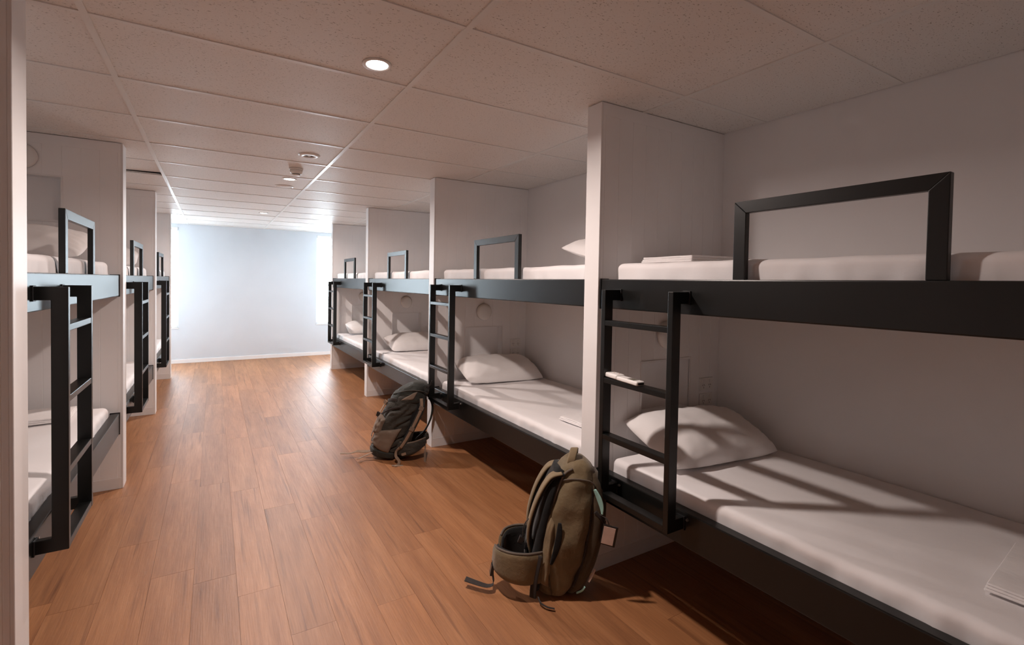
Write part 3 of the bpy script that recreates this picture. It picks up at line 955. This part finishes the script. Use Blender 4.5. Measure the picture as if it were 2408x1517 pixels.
# ---- olive backpack standing by the first partition.  local u = to the right seen from the entrance, w = away, v = up
def olive_backpack(loc, rz):
    root = empty('backpack', loc, rz)
    rings = [(0.0, -0.040, 0.060, -0.085, 0.085), (0.012, -0.058, 0.086, -0.115, 0.115), (0.05, -0.066, 0.112, -0.130, 0.130),
             (0.12, -0.068, 0.138, -0.136, 0.136), (0.25, -0.058, 0.162, -0.138, 0.138), (0.38, -0.042, 0.176, -0.132, 0.132),
             (0.47, -0.024, 0.182, -0.122, 0.122), (0.54, -0.006, 0.172, -0.108, 0.108), (0.585, 0.014, 0.146, -0.088, 0.088),
             (0.605, 0.036, 0.116, -0.060, 0.060)]
    pt = body_fn(rings, ex=2.7)
    def disp(th, v, p):
        q = Vector((p.x * 8, p.y * 8, p.z * 6))
        fade = min(1, v / 0.06) * min(1, (0.605 - v) / 0.05)
        return fade * (0.013 * noise.noise(q) + 0.009 * noise.noise(q * 2.3 + Vector((3, 1, 0))) - 0.005 * abs(noise.noise(Vector((th * 2, v * 13, 1.0)))))
    link('main_body', loft_mesh('main_body', pt, 0.0, 0.605, 46, 72, disp), M_OLIVE, root)
    # front compartment bulging away from the harness
    rf = [(0.02, 0.070, 0.125, -0.090, 0.090), (0.06, 0.085, 0.168, -0.112, 0.112), (0.18, 0.110, 0.208, -0.118, 0.118), (0.32, 0.125, 0.226, -0.114, 0.114),
          (0.44, 0.130, 0.226, -0.104, 0.104), (0.52, 0.120, 0.204, -0.088, 0.088), (0.555, 0.110, 0.176, -0.064, 0.064)]
    pf = body_fn(rf, ex=2.4)
    fp = link('front_compartment', loft_mesh('front_compartment', pf, 0.02, 0.555, 34, 56, lambda th, v, p: 0.006 * noise.noise(p * 9)), M_OLIVE_SHADE, root)
    link('zip', tube_mesh('zip', on(pf, [(-118, 0.06), (-116, 0.18), (-116, 0.32), (-116, 0.44), (-112, 0.52)], 0.004), 0.0035), M_WEB_D, fp)
    # harness side
    hp = [(0.015, -0.082, -0.040, -0.100, 0.100), (0.06, -0.094, -0.045, -0.118, 0.118), (0.2, -0.096, -0.040, -0.122, 0.122), (0.36, -0.078, -0.020, -0.118, 0.118),
          (0.48, -0.054, 0.0, -0.105, 0.105), (0.555, -0.026, 0.03, -0.080, 0.080)]
    ph = body_fn(hp, ex=3.0)
    link('back_panel', loft_mesh('back_panel', ph, 0.015, 0.555, 30, 48, lambda th, v, p: 0.004 * noise.noise(p * 14)), M_MESH, root)
    # piping along the near and far side seams
    for s in (-1, 1):
        a = s
        link('seam_piping', tube_mesh('seam_piping', on(pt, [(a * 150, 0.02), (a * 148, 0.12), (a * 146, 0.25), (a * 142, 0.38), (a * 136, 0.48), (a * 128, 0.545), (a * 105, 0.575)], 0.004), 0.0055), M_PIPE, root)
    link('seam_piping', tube_mesh('seam_piping', on(pt, [(-128, 0.52), (-100, 0.535), (-70, 0.535), (-48, 0.515)], 0.003), 0.0035), M_PIPE, root)
    # stretch side pocket with an open dark slit
    def pocket(s, t):
        v = 0.055 + t * (0.33 + 0.05 * (1 - s) - 0.055)
        return math.radians(-141 + s * (36 - 16 * t)), v
    sp = link('side_pocket', patch_mesh('side_pocket', pt, pocket, 14, 22, 0.014, lambda s, t: 0.004 * noise.noise(Vector((s * 5, t * 7, 2)))), M_OLIVE_L, root)
    slit = [(-108, 0.345), (-104, 0.290), (-104, 0.225), (-108, 0.160)]
    link('pocket_opening', sweep_mesh('pocket_opening', on(pt, slit, 0.0085), 0.030, 0.006, [Vector((1, 0.1, 0))] * 4, 6, lambda t: math.sin(PI * (0.12 + 0.80 * t)) ** 0.8), M_MESH, sp)
    # lower stay folds
    link('seam_piping', tube_mesh('seam_piping', on(pt, [(-138, 0.21), (-118, 0.15), (-100, 0.06), (-92, 0.02)], 0.002), 0.003), M_OLIVE_SHADE, root)
    # grab handle on top
    hd = link('grab_handle', sweep_mesh('grab_handle', [(0.050, -0.050, 0.545), (0.047, -0.060, 0.600), (0.058, -0.032, 0.640), (0.066, 0.010, 0.640), (0.070, 0.035, 0.610)], 0.036, 0.007, Vector((1, 0, 0.15)), 7), M_OLIVE_L, root)
    # shoulder straps: padded olive outside, mesh inside
    for s in (-1, 1):
        w = s * 0.072
        path = [(0.006, w, 0.545), (-0.045, w * 1.1, 0.520), (-0.090, w * 1.2, 0.430), (-0.116, w * 1.2, 0.320), (-0.116, w * 1.15, 0.230), (-0.092, w * 1.1, 0.155)]
        st = link('shoulder_strap', sweep_mesh('shoulder_strap', path, 0.066, 0.013, Vector((0.0, 1, 0)), 7, lambda t: 1.0 - 0.45 * max(0, t - 0.55) / 0.45), M_OLIVE_L, root)
        inner = [(x + 0.011, y, z - 0.002) for x, y, z in path]
        link('strap_lining', sweep_mesh('strap_lining', inner, 0.060, 0.012, Vector((0.0, 1, 0)), 7, lambda t: 1.0 - 0.45 * max(0, t - 0.55) / 0.45), M_MESH, st)
        link('strap_webbing', sweep_mesh('strap_webbing', [(-0.116, w * 1.15, 0.235), (-0.124, w * 1.18, 0.170), (-0.112, w * 1.3, 0.100), (-0.080, w * 1.45, 0.045)], 0.022, 0.003, Vector((0, 1, 0)), 6), M_WEB_D, st)
        small_box('buckle', (-0.122, w * 1.17, 0.205), (0.012, 0.032, 0.034), M_BUCKLE, st, (0, 0.15, 0))
    # sternum strap hanging between the shoulder straps
    link('sternum_strap', sweep_mesh('sternum_strap', [(-0.112, -0.088, 0.335), (-0.138, -0.092, 0.300), (-0.142, -0.095, 0.250), (-0.134, -0.094, 0.222)], 0.018, 0.003, Vector((0.2, 1, 0)), 6), M_WEB_D, root)
    small_box('sternum_buckle', (-0.148, -0.094, 0.228), (0.022, 0.020, 0.032), M_BUCKLE, root, (0, 0.3, 0))
    # hip belt: two curved padded wings
    for s, reach, tall in ((-1, 1.0, 1.0), (1, 0.90, 1.22)):
        path = [(-0.050, s * 0.120, 0.128), (-0.120, s * 0.150, 0.124), (-0.192, s * 0.144, 0.122), (-0.244, s * 0.104, 0.122), (-0.262, s * 0.048, 0.122)]
        path = [(-0.05 + (x + 0.05) * reach, y * (1.0 if s < 0 else 0.70), z) for x, y, z in path]
        wb = link('hip_belt_wing', sweep_mesh('hip_belt_wing', path, 0.140 * tall, 0.020, Vector((0, 0, 1)), 8, lambda t: 1.0 - 0.42 * t ** 2.2), M_OLIVE, root)
        inner = [(x + 0.012 * min(1, i / 2), y - s * 0.014, z + 0.003) for i, (x, y, z) in enumerate(path)]
        link('belt_lining', sweep_mesh('belt_lining', inner, 0.137 * tall, 0.014, Vector((0, 0, 1)), 8, lambda t: 1.0 - 0.42 * t ** 2.2), M_MESH, wb)
        top = [(x, y, z + 0.070 * tall * (1 - 0.42 * (i / 4) ** 2.2)) for i, (x, y, z) in enumerate(path)]
        link('belt_piping', tube_mesh('belt_piping', top, 0.0055, 8), M_PIPE, wb)
    # lumbar pad behind the belt
    link('lumbar_pad', rbox_mesh('lumbar_pad', -0.122, -0.080, -0.085, 0.085, 0.085, 0.225, 0.02, 4, 8, 8), M_MESH, root)
    # belt strap drooping to the floor and lying along it
    link('belt_strap', sweep_mesh('belt_strap', [(-0.262, -0.052, 0.110), (-0.266, -0.066, 0.080), (-0.260, -0.080, 0.045), (-0.254, -0.092, 0.014), (-0.276, -0.104, 0.004), (-0.322, -0.096, 0.003), (-0.384, -0.078, 0.004)],
                                  0.026, 0.003, [Vector((0.3, 1, 0)), Vector((0.3, 1, 0)), Vector((0.2, 1, 0)), Vector((0.1, 1, 0)), Vector((0.0, 1, 0.1)), Vector((0.1, 1, 0.3)), Vector((0.1, 1, 0.5))], 8), M_WEB_D, root)
    small_box('belt_buckle', (-0.266, -0.074, 0.064), (0.014, 0.034, 0.046), M_BUCKLE, root, (0, 0.1, 0.15))
    # webbing down the near side of the harness to the floor
    link('side_webbing', sweep_mesh('side_webbing', [(-0.062, -0.136, 0.190), (-0.072, -0.142, 0.110), (-0.075, -0.142, 0.045), (-0.074, -0.140, 0.004)], 0.030, 0.004, Vector((1, -0.3, 0)), 6), M_WEB_D, root)
    link('side_webbing', sweep_mesh('side_webbing', [(-0.050, -0.140, 0.012), (-0.040, -0.165, 0.004), (-0.015, -0.185, 0.003), (0.020, -0.190, 0.003)], 0.010, 0.003, Vector((0, 1, 0)), 6), M_WEB_D, root)
    # loops, cords
    link('cord_pull', sweep_mesh('cord_pull', on(pf, [(-98, 0.500), (-88, 0.465), (-80, 0.430), (-76, 0.400)], 0.010), 0.022, 0.006, Vector((0.6, -0.6, 0.0)), 6, lambda t: 0.5 + 0.9 * math.sin(PI * min(1, t + 0.1))), M_TEAL, root)['label'] = 'pale teal cord pull'
    link('cord_pull', sweep_mesh('cord_pull', on(pf, [(-70, 0.075), (-68, 0.052), (-67, 0.030)], 0.008), 0.009, 0.005, Vector((0.6, -0.6, 0)), 5), M_TEAL, root)['label'] = 'pale teal cord pull'
    link('cord_pull', sweep_mesh('cord_pull', on(pf, [(-50, 0.150), (-54, 0.125), (-60, 0.095)], 0.009), 0.010, 0.004, Vector((0.6, -0.6, 0)), 5), M_CARD, root)
    link('compression_strap', sweep_mesh('compression_strap', on(pf, [(-100, 0.405), (-70, 0.375), (-45, 0.35), (-20, 0.34)], 0.004), 0.016, 0.003, Vector((0, 0, 1)), 6), M_WEB_D, root)
    # luggage tag
    lt = small_box('luggage_tag', (0.232, -0.128, 0.318), (0.064, 0.006, 0.092), M_BUCKLE, root, (0.06, 0.09, -0.10), 0.004)
    lt['label'] = 'black framed luggage tag with a pale card'
    small_box('card', (-0.003, -0.0033, -0.001), (0.050, 0.002, 0.078), M_CARD, lt, (0, 0, 0), 0.0008)
    link('tag_strap', sweep_mesh('tag_strap', [(0.190, -0.108, 0.395), (0.214, -0.124, 0.388), (0.228, -0.127, 0.365)], 0.009, 0.003, Vector((0.3, 1, 0)), 6), M_WEB_D, lt if False else root)
    return root

ANG = -YAW                                  # local x lies along the view's right-hand direction
bag2 = olive_backpack((1.443, 1.815, 0.0), ANG)
bag2.scale = (1.05, 1.05, 1.05)
bag2.rotation_euler = (R_(-3.0), R_(4.5), ANG - R_(6))
tag(bag2, 'olive backpack standing upright against a partition with a luggage tag hanging off it', 'backpack', 'travel backpacks')

# ---- dark backpack slumped against the next partition
def dark_backpack(loc, rz):
    root = empty('backpack', loc, rz)
    rings = [(0.0, -0.090, 0.070, -0.085, 0.085), (0.015, -0.120, 0.098, -0.115, 0.115), (0.06, -0.138, 0.112, -0.130, 0.130), (0.14, -0.135, 0.128, -0.138, 0.138),
             (0.25, -0.112, 0.158, -0.140, 0.140), (0.34, -0.082, 0.184, -0.138, 0.138), (0.42, -0.048, 0.208, -0.132, 0.132),
             (0.48, -0.006, 0.226, -0.120, 0.120), (0.52, 0.040, 0.232, -0.105, 0.105)]
    pt = body_fn(rings, ex=2.5)
    def disp(th, v, p):
        fade = min(1, v / 0.05)
        wob = 0.35 * noise.noise(p * 7)
        across = (-0.62 * p.x + 0.78 * p.z) * 17 + wob * 2.2
        along = (0.78 * p.x + 0.62 * p.z) * 4
        fold = abs(noise.noise(Vector((across, along, p.y * 3 + 2))))
        fine = noise.noise(Vector((across * 2.1 + 5, along * 2, p.y * 6)))
        return fade * (0.014 - 0.060 * max(0.0, 0.30 - fold) + 0.006 * fine + 0.008 * noise.noise(p * 9))
    link('main_body', loft_mesh('main_body', pt, 0.0, 0.52, 90, 130, disp), M_CHAR, root)
    # drooping lid
    rl = [(0.44, -0.020, 0.190, -0.120, 0.120), (0.455, -0.040, 0.226, -0.132, 0.132), (0.50, -0.020, 0.252, -0.130, 0.130), (0.55, 0.030, 0.262, -0.118, 0.118),
          (0.585, 0.085, 0.252, -0.098, 0.098), (0.605, 0.125, 0.222, -0.070, 0.070)]
    pl_ = body_fn(rl, ex=2.4)
    lid = link('lid', loft_mesh('lid', pl_, 0.44, 0.605, 26, 72, lambda th, v, p: 0.010 * noise.noise(p * 11) + 0.007 * noise.noise(p * 24) - 0.010 * abs(noise.noise(Vector((p.x * 14 + p.z * 10, p.y * 6, 4))))), M_CHAR_D, root)
    def lidpatch(s, t):
        return math.radians(-100 + 30 * s * (1 - 0.6 * t) + 16 * t), 0.470 + 0.062 * t + 0.015 * s
    link('lid_patch', patch_mesh('lid_patch', pl_, lidpatch, 10, 8, 0.006), M_TAUPE, lid)
    link('lid_zip', tube_mesh('lid_zip', on(pl_, [(-150, 0.500), (-125, 0.525), (-100, 0.548), (-75, 0.555), (-50, 0.548), (-25, 0.535)], 0.004), 0.0045), M_CHAR, lid)
    link('lid_loop', sweep_mesh('lid_loop', [(0.235, -0.05, 0.575), (0.268, -0.055, 0.600), (0.282, -0.050, 0.632), (0.276, -0.030, 0.600), (0.255, -0.02, 0.570)], 0.010, 0.003, Vector((0.2, 1, 0)), 6), M_WEB_D, lid)
    po_ = lambda th, v, off=0.0: pt(th, v, off + 0.015)      # outside of the folds
    # stretch pockets low on the near side and towards the aisle
    def pk1(s, t):
        return math.radians(-150 + 34 * s), 0.185 + t * (0.165 - 0.06 * s) + 0.02 * s
    link('stretch_pocket', patch_mesh('stretch_pocket', po_, pk1, 16, 16, 0.022, lambda s, t: 0.010 * noise.noise(Vector((s * 4, t * 5, 7)))), M_TAUPE, root)
    def pk2(s, t):
        return math.radians(-140 + 74 * s - 16 * (1 - t) * s), 0.055 + 0.10 * (1 - s) * (1 - t) * 0.6 + t * (0.155 + 0.05 * s)
    link('side_pocket', patch_mesh('side_pocket', po_, pk2, 18, 16, 0.014, lambda s, t: 0.006 * noise.noise(Vector((s * 5, t * 5, 3)))), M_TAUPE, root)
    # bottom sleeve
    def bt(s, t):
        return math.radians(-160 + 95 * s), 0.012 + 0.075 * t * (1 - 0.35 * s)
    link('bottom_sleeve', patch_mesh('bottom_sleeve', po_, bt, 20, 8, 0.010, lambda s, t: 0.006 * noise.noise(Vector((s * 7, t * 3, 5)))), M_CHAR_D, root)
    # tan straps: aisle side compression strap with buckles, from the lid down to the base
    s1 = on(po_, [(-160, 0.435), (-163, 0.380), (-165, 0.300), (-166, 0.220), (-166, 0.150)], 0.012)
    a = link('compression_strap', sweep_mesh('compression_strap', s1, 0.026, 0.004, Vector((0.5, -0.8, 0.1)), 6), M_TAN, root)
    small_box('buckle', po_(R_(-165), 0.325, 0.018), (0.030, 0.014, 0.036), M_BUCKLE, a, (0, 0.2, -0.5))
    small_box('buckle', po_(R_(-158), 0.430, 0.018), (0.030, 0.012, 0.030), M_TAN, a, (0, 0.5, -0.4))
    s2 = on(po_, [(-158, 0.445), (-135, 0.465), (-112, 0.470)], 0.010)
    link('compression_strap', sweep_mesh('compression_strap', s2, 0.022, 0.004, Vector((0, 0, 1)), 6), M_WEB_D, root)
    s3 = on(po_, [(-152, 0.335), (-132, 0.365), (-112, 0.400), (-92, 0.425)], 0.008)
    link('compression_strap', sweep_mesh('compression_strap', s3, 0.014, 0.004, Vector((0, 0, 1)), 6), M_WEB_D, root)
    # near harness strap running down the partition side of the pack
    path = [(0.226, -0.110, 0.500), (0.238, -0.128, 0.430), (0.214, -0.142, 0.350), (0.184, -0.150, 0.270), (0.150, -0.156, 0.190), (0.112, -0.160, 0.120)]
    ss = link('shoulder_strap', sweep_mesh('shoulder_strap', path, 0.045, 0.012, Vector((1, 0.35, 0)), 7), M_CHAR_D, root)
    up_ = [(x - 0.002, y - 0.009, z) for x, y, z in path]
    link('strap_webbing', sweep_mesh('strap_webbing', up_, 0.024, 0.004, Vector((1, 0.35, 0)), 7), M_TAN, ss)
    for i in (1, 3):
        small_box('buckle', (up_[i][0], up_[i][1] - 0.004, up_[i][2]), (0.036, 0.010, 0.030), M_TAUPE, ss, (0, 0.35, 0.35))
    path2 = [(0.240, 0.080, 0.500), (0.290, 0.085, 0.420), (0.290, 0.085, 0.310), (0.250, 0.08, 0.200), (0.180, 0.08, 0.120)]
    ss2 = link('shoulder_strap', sweep_mesh('shoulder_strap', path2, 0.060, 0.014, Vector((0, 1, 0)), 7), M_CHAR_D, root)
    link('back_panel', loft_mesh('back_panel', body_fn([(0.02, 0.06, 0.135, -0.1, 0.1), (0.1, 0.07, 0.152, -0.115, 0.115), (0.25, 0.11, 0.185, -0.115, 0.115), (0.40, 0.15, 0.228, -0.105, 0.105), (0.50, 0.18, 0.245, -0.085, 0.085)], ex=3.0), 0.02, 0.50, 24, 48), M_MESH, root)
    # strap tail falling from the near hip to the floor
    link('strap_tail', sweep_mesh('strap_tail', [(0.110, -0.160, 0.125), (0.082, -0.176, 0.095), (0.086, -0.190, 0.060), (0.112, -0.198, 0.036), (0.116, -0.204, 0.012), (0.098, -0.216, 0.003), (0.070, -0.232, 0.003)], 0.022, 0.003,
                                  [Vector((1, 0.3, 0)), Vector((0.6, 0.8, 0)), Vector((0.9, 0.4, 0)), Vector((1, 0, 0)), Vector((1, 0.2, 0)), Vector((0.8, -0.6, 0)), Vector((0.7, -0.7, 0))], 7), M_TAN, root)
    # hip belt wing towards the partition
    for s in (-1, 1):
        path = [(0.080, s * 0.120, 0.100), (0.140, s * 0.148, 0.104), (0.205, s * 0.140, 0.125), (0.256, s * 0.105, 0.150), (0.280, s * 0.060, 0.165)]
        wb = link('hip_belt_wing', sweep_mesh('hip_belt_wing', path, 0.105, 0.026, Vector((-0.2, 0, 1)), 8, lambda t: 1.0 - 0.55 * t ** 1.8), M_CHAR, root)
        link('belt_edge', tube_mesh('belt_edge', [(x, y - 0.002, z + 0.052 * (1 - 0.55 * (i / 4) ** 1.8)) for i, (x, y, z) in enumerate(path)], 0.006, 8), M_TAUPE, wb)
    small_box('belt_label', (0.140, -0.166, 0.075), (0.036, 0.004, 0.020), M_TAN, root, (0, -0.4, 0.1))
    # belt strap from the wing tip to the floor, lying back towards the aisle
    link('belt_strap', sweep_mesh('belt_strap', [(0.282, -0.058, 0.160), (0.292, -0.085, 0.110), (0.298, -0.110, 0.060), (0.304, -0.130, 0.014), (0.280, -0.150, 0.004), (0.200, -0.180, 0.004), (0.090, -0.235, 0.004)], 0.028, 0.004,
                                  [Vector((0.4, -0.9, 0)), Vector((0.4, -0.9, 0)), Vector((0.5, -0.8, 0)), Vector((0.5, -0.8, 0)), Vector((0.3, 1, 0)), Vector((0.3, 1, 0)), Vector((0.4, 0.9, 0))], 7), M_TAN, root)
    # two loose straps lying on the floor towards the aisle
    link('loose_strap', sweep_mesh('loose_strap', [(-0.100, -0.085, 0.075), (-0.150, -0.080, 0.038), (-0.205, -0.070, 0.024), (-0.250, -0.070, 0.020), (-0.300, -0.090, 0.006), (-0.372, -0.115, 0.004)], 0.028, 0.004,
                                   [Vector((0.2, 1, 0.3)), Vector((0.1, 1, 0.6)), Vector((0, 1, 0.6)), Vector((0, 1, 0.4)), Vector((0.2, 1, 0)), Vector((0.2, 1, 0))], 7), M_TAN, root)
    link('loose_strap', sweep_mesh('loose_strap', [(-0.100, -0.112, 0.055), (-0.140, -0.120, 0.030), (-0.175, -0.135, 0.014), (-0.195, -0.155, 0.004), (-0.205, -0.185, 0.004)], 0.030, 0.004, Vector((0.7, -0.7, 0.3)), 7), M_TAN, root)
    link('loose_strap', sweep_mesh('loose_strap', on(po_, [(-168, 0.150), (-172, 0.100), (-172, 0.050)], 0.006) , 0.016, 0.003, Vector((0.4, -0.9, 0)), 6), M_TAN, root)
    return root

bag1 = dark_backpack((1.310, 3.815, 0.0), ANG)
bag1.scale = (1.05, 1.05, 1.07)
bag1.rotation_euler = (R_(-2.0), R_(5.0), ANG - R_(3))
tag(bag1, 'dark charcoal backpack with tan straps slumped against a partition', 'backpack', 'travel backpacks')
